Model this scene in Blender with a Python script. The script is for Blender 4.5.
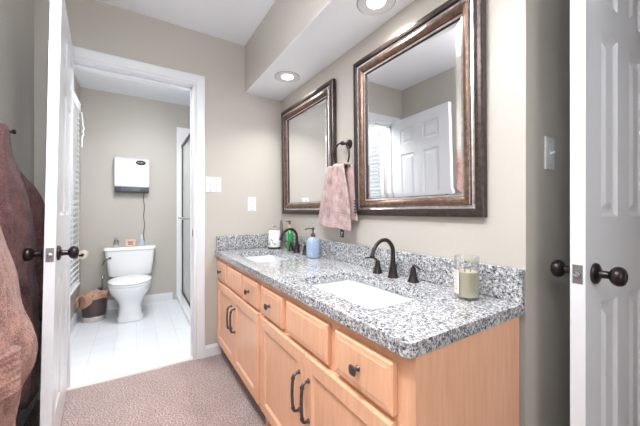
import bpy, bmesh, math, random
from mathutils import Vector, Matrix, noise
PI = math.pi
sc = bpy.context.scene
COL = sc.collection
for o in list(bpy.data.objects): bpy.data.objects.remove(o)

# ------------------------------------------------------------------ camera
cd = bpy.data.cameras.new('camera'); cam = bpy.data.objects.new('camera', cd); COL.objects.link(cam)
cam.location = (0.4458, -1.0763, 1.0996)
cam.rotation_euler = (PI/2, 0, 1.0061)
cd.sensor_width = 36; cd.lens = 292.37/640*36; cd.shift_y = -1.67/640
cd.clip_start = 0.02
sc.camera = cam
# ------------------------------------------------------------------ light
w = bpy.data.worlds.new('world'); sc.world = w; w.use_nodes = True
w.node_tree.nodes['Background'].inputs[0].default_value = (0.86, 0.93, 1.0, 1)
w.node_tree.nodes['Background'].inputs[1].default_value = 0.8
sc.view_settings.view_transform = 'Standard'; sc.view_settings.look = 'None'
sc.view_settings.exposure = 0.66; sc.view_settings.gamma = 1; sc.view_settings.use_curve_mapping = False
def area(name, loc, rot, sx, sy, power, col=(1,1,1), spread=PI, shape='RECTANGLE'):
    l = bpy.data.lights.new(name, 'AREA'); l.shape = shape; l.size = sx; l.size_y = sy
    l.energy = power; l.color = col; l.spread = spread
    o = bpy.data.objects.new(name, l); COL.objects.link(o); o.location = loc; o.rotation_euler = rot
    return o
area('daylight_toilet_window', (-2.635, -1.80, 1.25), (-PI/2, 0, 0), 1.0, 1.8, 36, (0.97, 0.98, 1.0))      # shines to +y
area('fill_light_right', (2.56, -0.80, 1.45), (0, PI/2, 0), 1.5, 1.3, 9, (1.0, 0.99, 0.98))       # added fill light with no known source, shines to -x

# ------------------------------------------------------------------ materials
MATS = {}
def mat(name, col, rough=0.5, metal=0.0, spec=0.5, noise_amt=0.0, noise_scale=40, bump=0.0, bump_scale=200, coat=0.0, sheen=0.0):
    m = bpy.data.materials.new(name); m.use_nodes = True; nt = m.node_tree; b = nt.nodes['Principled BSDF']
    b.inputs['Base Color'].default_value = (*col, 1); b.inputs['Roughness'].default_value = rough
    b.inputs['Metallic'].default_value = metal; b.inputs['Specular IOR Level'].default_value = spec
    b.inputs['Coat Weight'].default_value = coat
    if sheen: b.inputs['Sheen Weight'].default_value = sheen
    tc = nt.nodes.new('ShaderNodeTexCoord')
    n = nt.nodes.new('ShaderNodeTexNoise'); n.inputs['Scale'].default_value = noise_scale; n.inputs['Detail'].default_value = 4
    nt.links.new(tc.outputs['Object'], n.inputs['Vector'])
    if noise_amt:
        r = nt.nodes.new('ShaderNodeValToRGB')
        r.color_ramp.elements[0].position = 0.3; r.color_ramp.elements[1].position = 0.7
        r.color_ramp.elements[0].color = (*[max(0, c*(1-noise_amt)) for c in col], 1)
        r.color_ramp.elements[1].color = (*[min(1, c*(1+noise_amt)) for c in col], 1)
        nt.links.new(n.outputs['Fac'], r.inputs['Fac']); nt.links.new(r.outputs['Color'], b.inputs['Base Color'])
    if bump:
        n2 = nt.nodes.new('ShaderNodeTexNoise'); n2.inputs['Scale'].default_value = bump_scale; n2.inputs['Detail'].default_value = 3
        nt.links.new(tc.outputs['Object'], n2.inputs['Vector'])
        bp = nt.nodes.new('ShaderNodeBump'); bp.inputs['Strength'].default_value = bump; bp.inputs['Distance'].default_value = 0.004
        nt.links.new(n2.outputs['Fac'], bp.inputs['Height']); nt.links.new(bp.outputs['Normal'], b.inputs['Normal'])
    return m
def srgb(r, g, b):
    f = lambda c: (c/255/12.92) if c/255 <= 0.04045 else ((c/255+0.055)/1.055)**2.4
    return (f(r), f(g), f(b))
M_wall = mat('greige_wall_paint', srgb(187,182,174), 0.42, noise_amt=0.015, noise_scale=3, bump=0.05, bump_scale=60)
M_ceil = mat('ceiling_paint', srgb(242,245,250), 0.8, noise_amt=0.01, noise_scale=5)
M_trim = mat('white_trim_paint', srgb(220,222,226), 0.35, noise_amt=0.01, noise_scale=6)
M_door = mat('white_door_paint', srgb(220,223,228), 0.28, noise_amt=0.012, noise_scale=8)
M_porc = mat('porcelain', srgb(240,242,244), 0.12, noise_amt=0.005, noise_scale=5, coat=0.4)
M_basin = mat('basin_vitreous', srgb(214,217,221), 0.15, noise_amt=0.005, noise_scale=5, coat=0.3)
M_bronze = mat('oil_rubbed_bronze', srgb(58,51,53), 0.30, metal=0.75, noise_amt=0.25, noise_scale=60)
M_latch = mat('worn_latch_metal', srgb(140,136,136), 0.35, metal=0.7, noise_amt=0.1)
M_shfr = mat('shower_frame_bronze', srgb(70,66,66), 0.35, metal=0.7, noise_amt=0.1)
M_bronze2 = mat('dark_pewter', srgb(104,98,99), 0.32, metal=0.85, noise_amt=0.2, noise_scale=90)
M_chrome = mat('chrome', srgb(200,202,205), 0.12, metal=1.0, noise_amt=0.01)
M_frame = mat('antique_bronze_frame', srgb(70,60,57), 0.30, metal=0.6, noise_amt=0.42, noise_scale=60)
M_frame_br = mat('burnished_brown_frame', srgb(104,80,66), 0.3, metal=0.6, noise_amt=0.4, noise_scale=55)
M_frame_hi = mat('worn_silver_frame_edge', srgb(196,188,184), 0.25, metal=0.85, noise_amt=0.25, noise_scale=50)
M_frame_dk = mat('dark_frame_groove', srgb(38,32,33), 0.4, metal=0.4, noise_amt=0.3, noise_scale=50)
M_plate = mat('switch_plate_plastic', srgb(220,221,221), 0.35, noise_amt=0.005)
M_black = mat('black_plastic', srgb(24,24,28), 0.4, noise_amt=0.05)
M_darkgrey = mat('charcoal_plastic', srgb(70,72,82), 0.4, noise_amt=0.05)
M_can = mat('brown_can_wall', srgb(84,66,68), 0.35, metal=0.2, noise_amt=0.08)
M_bag = mat('tan_plastic_bag', srgb(180,142,120), 0.35, noise_amt=0.22, noise_scale=18, bump=0.6, bump_scale=60)
M_blind = mat('white_blind_slat', srgb(240,241,242), 0.4, noise_amt=0.005)
M_kick = mat('toe_kick_wood', srgb(150,105,75), 0.6, noise_amt=0.05)
M_heat = mat('heater_shell', srgb(222,222,227), 0.3, noise_amt=0.005)

def wood():
    m = mat('light_maple', srgb(228,176,134), 0.38, coat=0.15); nt = m.node_tree; b = nt.nodes['Principled BSDF']
    tc = nt.nodes.new('ShaderNodeTexCoord'); mp = nt.nodes.new('ShaderNodeMapping'); mp.inputs['Scale'].default_value = (9, 9, 0.9)
    n = nt.nodes.new('ShaderNodeTexNoise'); n.inputs['Scale'].default_value = 7; n.inputs['Detail'].default_value = 6; n.inputs['Distortion'].default_value = 0.5
    r = nt.nodes.new('ShaderNodeValToRGB')
    r.color_ramp.elements[0].position = 0.25; r.color_ramp.elements[1].position = 0.75
    r.color_ramp.elements[0].color = (*srgb(220,165,131), 1); r.color_ramp.elements[1].color = (*srgb(233,184,150), 1)
    nt.links.new(tc.outputs['Object'], mp.inputs[0]); nt.links.new(mp.outputs[0], n.inputs['Vector'])
    nt.links.new(n.outputs['Fac'], r.inputs[0]); nt.links.new(r.outputs[0], b.inputs['Base Color'])
    return m
M_wood = wood()
M_gap = mat('cabinet_shadow_gap_wood', srgb(150,96,66), 0.6, noise_amt=0.05)

def granite():
    m = mat('speckled_granite', srgb(190,190,190), 0.14, coat=0.3); nt = m.node_tree; b = nt.nodes['Principled BSDF']
    tc = nt.nodes.new('ShaderNodeTexCoord')
    def vor(scale, ramp, rnd=1.0):
        n0 = nt.nodes.new('ShaderNodeTexNoise'); n0.inputs['Scale'].default_value = scale*0.9
        mx = nt.nodes.new('ShaderNodeMixRGB'); mx.blend_type = 'ADD'; mx.inputs[0].default_value = 0.012
        nt.links.new(tc.outputs['Object'], n0.inputs['Vector'])
        nt.links.new(tc.outputs['Object'], mx.inputs[1]); nt.links.new(n0.outputs['Color'], mx.inputs[2])
        v = nt.nodes.new('ShaderNodeTexVoronoi'); v.inputs['Scale'].default_value = scale
        nt.links.new(mx.outputs[0], v.inputs['Vector'])
        s = nt.nodes.new('ShaderNodeSeparateColor'); nt.links.new(v.outputs['Color'], s.inputs[0])
        r = nt.nodes.new('ShaderNodeValToRGB'); r.color_ramp.interpolation = 'CONSTANT'
        els = r.color_ramp.elements
        while len(els) > 1: els.remove(els[-1])
        els[0].position = ramp[0][0]; els[0].color = (*srgb(*ramp[0][1]), 1)
        for p, c in ramp[1:]:
            e = els.new(p); e.color = (*srgb(*c), 1)
        nt.links.new(s.outputs[0], r.inputs[0]); return r, s
    r1, s1 = vor(150, [(0,(62,66,80)),(0.13,(104,109,121)),(0.28,(144,147,152)),(0.47,(184,186,187)),(0.70,(210,210,207)),(0.94,(180,164,154))])
    r2, s2 = vor(300, [(0,(54,56,68)),(0.30,(126,129,138)),(0.6,(182,183,184)),(0.9,(212,211,209))])
    mx = nt.nodes.new('ShaderNodeMixRGB')
    n = nt.nodes.new('ShaderNodeTexNoise'); n.inputs['Scale'].default_value = 90
    nt.links.new(tc.outputs['Object'], n.inputs['Vector'])
    mr = nt.nodes.new('ShaderNodeValToRGB'); mr.color_ramp.elements[0].position = 0.47; mr.color_ramp.elements[1].position = 0.53
    nt.links.new(n.outputs['Fac'], mr.inputs[0]); nt.links.new(mr.outputs[0], mx.inputs[0])
    nt.links.new(r1.outputs[0], mx.inputs[1]); nt.links.new(r2.outputs[0], mx.inputs[2])
    nt.links.new(mx.outputs[0], b.inputs['Base Color'])
    return m
M_granite = granite()

def carpet():
    m = mat('beige_carpet', srgb(176,156,146), 0.95, sheen=0.2); nt = m.node_tree; b = nt.nodes['Principled BSDF']
    tc = nt.nodes.new('ShaderNodeTexCoord')
    n = nt.nodes.new('ShaderNodeTexNoise'); n.inputs['Scale'].default_value = 130; n.inputs['Detail'].default_value = 5
    n2 = nt.nodes.new('ShaderNodeTexNoise'); n2.inputs['Scale'].default_value = 9; n2.inputs['Detail'].default_value = 3
    r = nt.nodes.new('ShaderNodeValToRGB'); r.color_ramp.elements[0].position = 0.36; r.color_ramp.elements[1].position = 0.64
    r.color_ramp.elements[0].color = (*srgb(118,99,96), 1); r.color_ramp.elements[1].color = (*srgb(198,178,173), 1)
    mx = nt.nodes.new('ShaderNodeMixRGB'); mx.blend_type = 'MULTIPLY'; mx.inputs[0].default_value = 0.5
    r2 = nt.nodes.new('ShaderNodeValToRGB'); r2.color_ramp.elements[0].position = 0.35; r2.color_ramp.elements[1].position = 0.65
    r2.color_ramp.elements[0].color = (0.80, 0.78, 0.77, 1)
    for a in (n, n2): nt.links.new(tc.outputs['Object'], a.inputs['Vector'])
    nt.links.new(n.outputs['Fac'], r.inputs[0]); nt.links.new(n2.outputs['Fac'], r2.inputs[0])
    nt.links.new(r.outputs[0], mx.inputs[1]); nt.links.new(r2.outputs[0], mx.inputs[2]); nt.links.new(mx.outputs[0], b.inputs['Base Color'])
    bp = nt.nodes.new('ShaderNodeBump'); bp.inputs['Strength'].default_value = 0.9; bp.inputs['Distance'].default_value = 0.01
    nt.links.new(n.outputs['Fac'], bp.inputs['Height']); nt.links.new(bp.outputs[0], b.inputs['Normal'])
    return m
M_carpet = carpet()

def tiles():
    m = mat('white_floor_tile', srgb(232,236,240), 0.22); nt = m.node_tree; b = nt.nodes['Principled BSDF']
    tc = nt.nodes.new('ShaderNodeTexCoord'); br = nt.nodes.new('ShaderNodeTexBrick')
    br.offset = 0; br.inputs['Scale'].default_value = 1; br.inputs['Brick Width'].default_value = 0.152; br.inputs['Row Height'].default_value = 0.152
    br.inputs['Mortar Size'].default_value = 0.003; br.inputs['Mortar Smooth'].default_value = 0.3
    br.inputs['Color1'].default_value = (*srgb(232,236,240), 1); br.inputs['Color2'].default_value = (*srgb(228,232,237), 1)
    br.inputs['Mortar'].default_value = (*srgb(220,223,227), 1)
    nt.links.new(tc.outputs['Object'], br.inputs['Vector']); nt.links.new(br.outputs['Color'], b.inputs['Base Color'])
    bp = nt.nodes.new('ShaderNodeBump'); bp.inputs['Strength'].default_value = 0.3; bp.inputs['Distance'].default_value = 0.002; bp.invert = True
    nt.links.new(br.outputs['Fac'], bp.inputs['Height']); nt.links.new(bp.outputs[0], b.inputs['Normal'])
    return m
M_tile = tiles()

def terry(name, c1, c2, scale=260):
    m = mat(name, c1, 0.95, sheen=0.15); nt = m.node_tree; b = nt.nodes['Principled BSDF']
    tc = nt.nodes.new('ShaderNodeTexCoord')
    n = nt.nodes.new('ShaderNodeTexNoise'); n.inputs['Scale'].default_value = scale; n.inputs['Detail'].default_value = 4
    r = nt.nodes.new('ShaderNodeValToRGB'); r.color_ramp.elements[0].position = 0.35; r.color_ramp.elements[1].position = 0.65
    r.color_ramp.elements[0].color = (*c1, 1); r.color_ramp.elements[1].color = (*c2, 1)
    n3 = nt.nodes.new('ShaderNodeTexNoise'); n3.inputs['Scale'].default_value = 24; n3.inputs['Detail'].default_value = 3
    ma = nt.nodes.new('ShaderNodeMath'); ma.operation = 'MULTIPLY_ADD'; ma.inputs[1].default_value = 0.6; nt.links.new(tc.outputs['Object'], n3.inputs['Vector'])
    mb = nt.nodes.new('ShaderNodeMath'); mb.operation = 'MULTIPLY'; mb.inputs[1].default_value = 0.4
    nt.links.new(n3.outputs['Fac'], mb.inputs[0]); nt.links.new(mb.outputs[0], ma.inputs[2])
    nt.links.new(tc.outputs['Object'], n.inputs['Vector']); nt.links.new(n.outputs['Fac'], ma.inputs[0]); nt.links.new(ma.outputs[0], r.inputs[0]); nt.links.new(r.outputs[0], b.inputs['Base Color'])
    r.color_ramp.elements[0].position = 0.40; r.color_ramp.elements[1].position = 0.60
    bp = nt.nodes.new('ShaderNodeBump'); bp.inputs['Strength'].default_value = 1.0; bp.inputs['Distance'].default_value = 0.004
    nt.links.new(n.outputs['Fac'], bp.inputs['Height']); nt.links.new(bp.outputs[0], b.inputs['Normal'])
    return m
M_robe1 = terry('rose_beige_terry', srgb(124,90,83), srgb(176,136,125), 170)
M_robe2 = terry('dark_mauve_terry', srgb(88,58,59), srgb(128,90,89), 170)
M_towel = terry('dusty_pink_terry', srgb(150,122,121), srgb(204,180,177), 300)
M_towel2 = terry('dusty_pink_terry_back', srgb(158,130,128), srgb(190,166,164), 300)

def glass(name, col=(1,1,1), mixf=0.12, rough=0.02):
    m = bpy.data.materials.new(name); m.use_nodes = True; nt = m.node_tree
    nt.nodes.remove(nt.nodes['Principled BSDF']); out = nt.nodes['Material Output']
    t = nt.nodes.new('ShaderNodeBsdfTransparent'); t.inputs[0].default_value = (*col, 1)
    g = nt.nodes.new('ShaderNodeBsdfGlossy'); g.inputs['Roughness'].default_value = rough
    lw = nt.nodes.new('ShaderNodeLayerWeight'); lw.inputs[0].default_value = 0.35
    ad = nt.nodes.new('ShaderNodeMath'); ad.operation = 'MULTIPLY_ADD'; ad.inputs[1].default_value = 0.7; ad.inputs[2].default_value = mixf*0.4
    nt.links.new(lw.outputs['Facing'], ad.inputs[0])
    mx = nt.nodes.new('ShaderNodeMixShader'); nt.links.new(ad.outputs[0], mx.inputs[0]); nt.links.new(t.outputs[0], mx.inputs[1]); nt.links.new(g.outputs[0], mx.inputs[2])
    nt.links.new(mx.outputs[0], out.inputs[0]); return m
M_glass = glass('clear_glass')
M_pane = glass('window_pane', (0.97,0.99,1), 0.05)
def frosted():
    m = bpy.data.materials.new('obscure_shower_glass'); m.use_nodes = True; nt = m.node_tree
    b = nt.nodes['Principled BSDF']; b.inputs['Base Color'].default_value = (*srgb(214,214,210), 1); b.inputs['Roughness'].default_value = 0.15
    out = nt.nodes['Material Output']; t = nt.nodes.new('ShaderNodeBsdfTransparent'); mx = nt.nodes.new('ShaderNodeMixShader'); mx.inputs[0].default_value = 0.82
    nt.links.new(t.outputs[0], mx.inputs[1]); nt.links.new(b.outputs[0], mx.inputs[2]); nt.links.new(mx.outputs[0], out.inputs[0]); return m
M_frost = frosted()
M_mirror = mat('mirror_silver', (0.90,0.91,0.92), 0.0, metal=1.0)
def emis(name, col, s):
    m = bpy.data.materials.new(name); m.use_nodes = True; b = m.node_tree.nodes['Principled BSDF']
    b.inputs['Base Color'].default_value = (*col, 1); b.inputs['Emission Color'].default_value = (*col, 1); b.inputs['Emission Strength'].default_value = s
    return m
M_fill_bowl = emis('fill_bowl_glow', (0.97, 0.985, 1), 8)  # glow of the added fill lamps, helps brighten the ceiling
M_bulb = emis('lamp_glow', (1, 0.97, 0.92), 4)

# ------------------------------------------------------------------ helpers
def obj(name, bm, m, parent=None, smooth=False, loc=None):
    bmesh.ops.recalc_face_normals(bm, faces=bm.faces)
    me = bpy.data.meshes.new(name); bm.to_mesh(me); bm.free()
    for x in (m if isinstance(m, (list, tuple)) else [m]): me.materials.append(x)
    if smooth:
        for p in me.polygons: p.use_smooth = True
        if smooth != 'full': me.set_sharp_from_angle(angle=math.radians(38))
    o = bpy.data.objects.new(name, me); COL.objects.link(o)
    if parent: o.parent = parent
    if loc: o.location = loc
    return o
def tag(o, label, cat, group=None, kind=None):
    o['label'] = label; o['category'] = cat
    if group: o['group'] = group
    if kind: o['kind'] = kind
    return o
def thing(name, label, cat, loc=(0,0,0), rz=0, group=None):
    o = bpy.data.objects.new(name, None); COL.objects.link(o); o.location = loc; o.rotation_euler = (0,0,rz)
    o.empty_display_size = 0.05
    return tag(o, label, cat, group)
def struct(name, bm, m, parent=None, label=None, smooth=False):
    o = obj(name, bm, m, parent, smooth)
    if not parent:
        o['kind'] = 'structure'
        if label: o['label'] = label
    return o
def sempty(name, label, loc=(0,0,0), rz=0):
    o = bpy.data.objects.new(name, None); COL.objects.link(o); o['kind'] = 'structure'; o['label'] = label
    o.location = loc; o.rotation_euler = (0,0,rz); o.empty_display_size = 0.05; return o
def B(): return bmesh.new()
def box(bm, x0, x1, y0, y1, z0, z1, bev=0, seg=2, mi=0):
    r = bmesh.ops.create_cube(bm, size=1)
    for v in r['verts']: v.co = Vector(((x0+x1)/2+v.co.x*(x1-x0), (y0+y1)/2+v.co.y*(y1-y0), (z0+z1)/2+v.co.z*(z1-z0)))
    fs = list({f for v in r['verts'] for f in v.link_faces})
    if bev:
        es = list({e for v in r['verts'] for e in v.link_edges})
        rr = bmesh.ops.bevel(bm, geom=es, offset=bev, segments=seg, profile=0.5, affect='EDGES')
        fs = [f for f in fs if f.is_valid] + rr['faces']
    for f in fs: f.material_index = mi
    return bm
def basis(axis):
    z = Vector(axis).normalized(); x = Vector((0,0,1)).cross(z)
    if x.length < 1e-4: x = Vector((1,0,0))
    x.normalize(); return x, z.cross(x), z
def lathe(bm, prof, c, axis=(0,0,1), n=24, cap=True, mi=0):
    X, Y, Z = basis(axis); c = Vector(c); rings = []
    for r, h in prof:
        rings.append([bm.verts.new(c+Z*h+(X*math.cos(2*PI*k/n)+Y*math.sin(2*PI*k/n))*max(r, 1e-4)) for k in range(n)])
    for a, b in zip(rings, rings[1:]):
        for k in range(n): bm.faces.new((a[k], a[(k+1)%n], b[(k+1)%n], b[k])).material_index = mi
    if cap:
        bm.faces.new(rings[0]).material_index = mi; bm.faces.new(rings[-1]).material_index = mi
    return bm
def tube(bm, pts, rad, n=10, cap=True, closed=False, flat=None):
    pts = [Vector(p) for p in pts]; N = len(pts)
    rads = rad if isinstance(rad, (list, tuple)) else [rad]*N
    rings = []; up = None
    for i, p in enumerate(pts):
        if closed: t = pts[(i+1)%N]-pts[i-1]
        else: t = pts[min(i+1, N-1)]-pts[max(i-1, 0)]
        t.normalize()
        if up is None:
            up = Vector((0,0,1)) if abs(t.z) < 0.9 else Vector((1,0,0))
        up = (up - t*up.dot(t)).normalized(); s = t.cross(up)
        rings.append([bm.verts.new(p+(up*math.cos(2*PI*k/n)*(flat or 1)+s*math.sin(2*PI*k/n))*rads[i]) for k in range(n)])
    for i in range(N if closed else N-1):
        a, b = rings[i], rings[(i+1)%N]
        for k in range(n): bm.faces.new((a[k], a[(k+1)%n], b[(k+1)%n], b[k]))
    if cap and not closed: bm.faces.new(rings[0]); bm.faces.new(rings[-1])
    return bm
def spline(ctrl, n=8):
    P = [Vector(c) for c in ctrl]; P = [2*P[0]-P[1]]+P+[2*P[-1]-P[-2]]; out = []
    for i in range(1, len(P)-2):
        for k in range(n):
            t = k/n; a, b, c, d = P[i-1:i+3]
            out.append(0.5*((2*b)+(c-a)*t+(2*a-5*b+4*c-d)*t*t+(3*b-3*c+d-a)*t**3))
    out.append(P[-2]); return out
def loft(bm, rings, cap=True, closed=True, mi=0):
    vs = [[bm.verts.new(p) for p in r] for r in rings]; n = len(vs[0])
    for a, b in zip(vs, vs[1:]):
        for k in range(n if closed else n-1): bm.faces.new((a[k], a[(k+1)%n], b[(k+1)%n], b[k])).material_index = mi
    if cap: bm.faces.new(vs[0]).material_index = mi; bm.faces.new(vs[-1]).material_index = mi
    return vs
def rrect(x0, x1, y0, y1, r, z, n=6):
    out = []
    for cx, cy, a0 in ((x1-r, y1-r, 0), (x0+r, y1-r, PI/2), (x0+r, y0+r, PI), (x1-r, y0+r, 3*PI/2)):
        for k in range(n+1):
            a = a0+PI/2*k/n; out.append(Vector((cx+r*math.cos(a), cy+r*math.sin(a), z)))
    return out
def panel_face(bm, W, H, y, sgn, panels, rings, mi=0):
    """front of a slab in the xz plane at y; sgn=-1 faces -y. panels: rects; rings: (inset, depth) pairs"""
    xs = sorted({0, W, *[p[0] for p in panels], *[p[1] for p in panels]}); zs = sorted({0, H, *[p[2] for p in panels], *[p[3] for p in panels]})
    for a, b in zip(xs, xs[1:]):
        for c, d in zip(zs, zs[1:]):
            if any(p[0] <= a+1e-6 and b <= p[1]+1e-6 and p[2] <= c+1e-6 and d <= p[3]+1e-6 for p in panels): continue
            bm.faces.new([bm.verts.new(q) for q in ((a,y,c),(b,y,c),(b,y,d),(a,y,d))])
    for p in panels:
        loops = []
        for ins, dep in [(0,0)]+rings:
            yy = y - sgn*dep
            loops.append([bm.verts.new(q) for q in ((p[0]+ins,yy,p[2]+ins),(p[1]-ins,yy,p[2]+ins),(p[1]-ins,yy,p[3]-ins),(p[0]+ins,yy,p[3]-ins))])
        for A, C in zip(loops, loops[1:]):
            for k in range(4): bm.faces.new((A[k], A[(k+1)%4], C[(k+1)%4], C[k]))
        bm.faces.new(loops[-1])
def slab_edges(bm, W, H, y0, y1):
    for q in (((0,y0,0),(W,y0,0),(W,y1,0),(0,y1,0)), ((0,y0,H),(W,y0,H),(W,y1,H),(0,y1,H)), ((0,y0,0),(0,y1,0),(0,y1,H),(0,y0,H)), ((W,y0,0),(W,y1,0),(W,y1,H),(W,y0,H))):
        bm.faces.new([bm.verts.new(v) for v in q])
def fin(bm): bmesh.ops.remove_doubles(bm, verts=bm.verts, dist=1e-5); return bm

# ================================================================== SETTING
L = 1.8854; LB = 3.60; YW = -1.572; CE = 2.44; RX = 2.6
FT = 0.11   # far wall thickness
struct('floor', box(B(), -L-0.02, RX, YW, 1.5, -0.05, 0.0), M_carpet, label='beige cut pile carpet')
struct('floor.001', box(B(), -LB, -L-0.02, YW, 0.6, -0.05, -0.004), M_tile, label='white square tile floor of the toilet room')
struct('ceiling', box(B(), -LB, RX, YW, 1.5, CE, CE+0.05), M_ceil, label='flat white ceiling')
# vanity wall
bm = B(); box(bm, -L-FT, 0.0, 0.0, 0.69, 0, CE)
struct('wall_vanity', bm, M_wall, label='greige wall behind the vanity and its return by the right door')
bm = B(); box(bm, 1.1, RX, 0.0, 0.69, 0, CE)
struct('wall_right_corner', bm, M_wall)
# far wall with doorway
DY0, DY1, DH = -1.430, -0.711, 2.03
bm = B(); box(bm, -L-FT, -L, YW, DY0-0.015, 0, CE); box(bm, -L-FT, -L, DY1+0.015, 0.0, 0, CE); box(bm, -L-FT, -L, DY0-0.015, DY1+0.015, DH+0.015, CE)
struct('wall_far', bm, M_wall, label='greige end wall around the toilet room doorway')
# left wall with window in toilet room
WX0, WX1, WZ0, WZ1 = -3.02, -2.25, 0.42, 2.06
bm = B()
box(bm, -LB, WX0, YW-0.12, YW, 0, CE); box(bm, WX1, RX, YW-0.12, YW, 0, CE)
box(bm, WX0, WX1, YW-0.12, YW, 0, WZ0); box(bm, WX0, WX1, YW-0.12, YW, WZ1, CE)
struct('wall_left', bm, M_wall, label='long greige wall on the left with the robes')
struct('wall_toilet_back', box(B(), -LB-0.1, -LB, YW-0.12, 0.6, 0, CE), M_wall, label='greige wall behind the toilet')
struct('wall_shower_side', box(B(), -LB, -L-FT, 0.30, 0.40, 0, CE), M_trim)
# right end wall behind the camera, window opening added for the fill light
bm = B()
box(bm, RX, RX+0.1, YW-0.12, -1.45, 0, CE); box(bm, RX, RX+0.1, -0.15, 1.5, 0, CE); box(bm, RX, RX+0.1, -1.45, -0.15, 0, 0.7); box(bm, RX, RX+0.1, -1.45, -0.15, 2.2, CE)
struct('wall_right', bm, M_wall)
# recess wall with closet doorway
bm = B(); box(bm, 0.0, 0.15, 0.69, 0.79, 0, CE); box(bm, 0.83, 1.1, 0.69, 0.79, 0, CE); box(bm, 0.15, 0.83, 0.69, 0.79, 2.05, CE)
struct('wall_recess', bm, M_wall)
bm = B(); box(bm, -0.1, 1.2, 1.45, 1.5, 0, CE); box(bm, -0.1, 0.0, 0.79, 1.45, 0, CE); box(bm, 1.1, 1.2, 0.79, 1.45, 0, CE)
struct('wall_closet', bm, M_wall)
# soffit
SY, SZ = -0.321, 2.060
bm = B()
box(bm, -L, 0.0, SY, 0.0, SZ+0.003, CE, mi=0)
v = [bm.verts.new(q) for q in ((-L,SY,SZ),(0,SY,SZ),(0,0,SZ),(-L,0,SZ))]; 
box(bm, -L, 0.0, SY+0.0005, 0.0, SZ, SZ+0.003, mi=1)
bmesh.ops.delete(bm, geom=v, context='VERTS')
struct('ceiling_soffit', bm, [M_wall, M_ceil], label='boxed soffit above the mirrors')

# doorway casing (trim) and jamb of the toilet room
def casing_profile_sweep(bm, pts_outer, inward, depthdir, w=0.078):
    pass
def casing(bm, xf, y0, y1, h, wd, sgn):
    """door casing on plane x=xf, opening y0..y1 up to h, proud along +x*sgn; profile stepped"""
    prof = [(0.0, 0.0), (0.0, 0.011), (0.006, 0.013), (0.018, 0.013), (0.024, 0.008), (0.034, 0.010), (wd-0.018, 0.016), (wd-0.004, 0.019), (wd, 0.017), (wd, 0.0)]
    rows = []
    for d, t in prof:
        x = xf+sgn*t
        rows.append([bm.verts.new(q) for q in ((x, y0-d, 0), (x, y0-d, h+d), (x, y1+d, h+d), (x, y1+d, 0))])
    for a, b in zip(rows, rows[1:]):
        for k in range(3): bm.faces.new((a[k], a[k+1], b[k+1], b[k]))
    return bm
bm = B(); casing(bm, -L, DY0, DY1, DH, 0.080, 1)
struct('trim_1', bm, M_trim, label='white stepped casing around the toilet room doorway')
bm = B(); casing(bm, -L-FT, DY0, DY1, DH, 0.078, -1); struct('trim_2', bm, M_trim)
bm = B()
box(bm, -L-FT-0.002, -L+0.002, DY0-0.016, DY0, 0, DH+0.016); box(bm, -L-FT-0.002, -L+0.002, DY1, DY1+0.016, 0, DH+0.016); box(bm, -L-FT-0.002, -L+0.002, DY0, DY1, DH, DH+0.016)
box(bm, -L-0.055, -L-0.04, DY0, DY0+0.012, 0, DH); box(bm, -L-0.055, -L-0.04, DY1-0.012, DY1, 0, DH); box(bm, -L-0.055, -L-0.04, DY0, DY1, DH-0.012, DH)
jm = struct('trim_3', bm, M_trim, label='white door jamb of the toilet room doorway')
bm = B(); box(bm, -L-0.032, -L-0.006, DY1-0.0025, DY1+0.001, 0.91, 0.965, 0.001); box(bm, -L-0.025, -L-0.013, DY1-0.003, DY1, 0.925, 0.95)
obj('strike_plate', bm, M_bronze2, jm)
# threshold
struct('trim_4', box(B(), -L-0.035, -L+0.004, DY0, DY1, -0.005, 0.010, 0.004), mat('threshold_edge', srgb(222,206,198), 0.5, noise_amt=0.02), label='thin pale strip between carpet and tile')
# baseboards
def baseboard(bm, p0, p1, nrm, h=0.085, t=0.013):
    p0 = Vector((*p0, 0)); p1 = Vector((*p1, 0)); n = Vector((*nrm, 0))
    prof = [(0,0),(t,0),(t,h-0.02),(t*0.6,h-0.008),(t*0.45,h),(0,h)]
    a = [bm.verts.new(p0+n*d+Vector((0,0,z))) for d, z in prof]; b = [bm.verts.new(p1+n*d+Vector((0,0,z))) for d, z in prof]
    for k in range(6): bm.faces.new((a[k], a[(k+1)%6], b[(k+1)%6], b[k]))
    bm.faces.new(a); bm.faces.new(b)
bm = B(); baseboard(bm, (-L, DY1+0.0805), (-L, -0.0), (1,0)); baseboard(bm, (-L, YW), (-L, DY0-0.0805), (1,0))
struct('baseboard_far', bm, M_trim, label='white baseboard on the end wall beside the vanity')
bm = B(); baseboard(bm, (-L+0.014, YW), (RX, YW), (0,1)); struct('baseboard_left', bm, M_trim)
bm = B(); baseboard(bm, (0, 0), (0, 0.69), (1,0)); struct('baseboard_right', bm, M_trim, label='white baseboard by the light switch wall')
bm = B(); baseboard(bm, (-LB, YW), (-LB, -0.68), (1,0), 0.10); struct('baseboard_toilet_back', bm, M_trim, label='white tile baseboard behind the toilet')
bm = B(); baseboard(bm, (-LB+0.014, YW), (-L-FT-0.03, YW), (0,1), 0.10); struct('baseboard_toilet_left', bm, M_trim)

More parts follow.
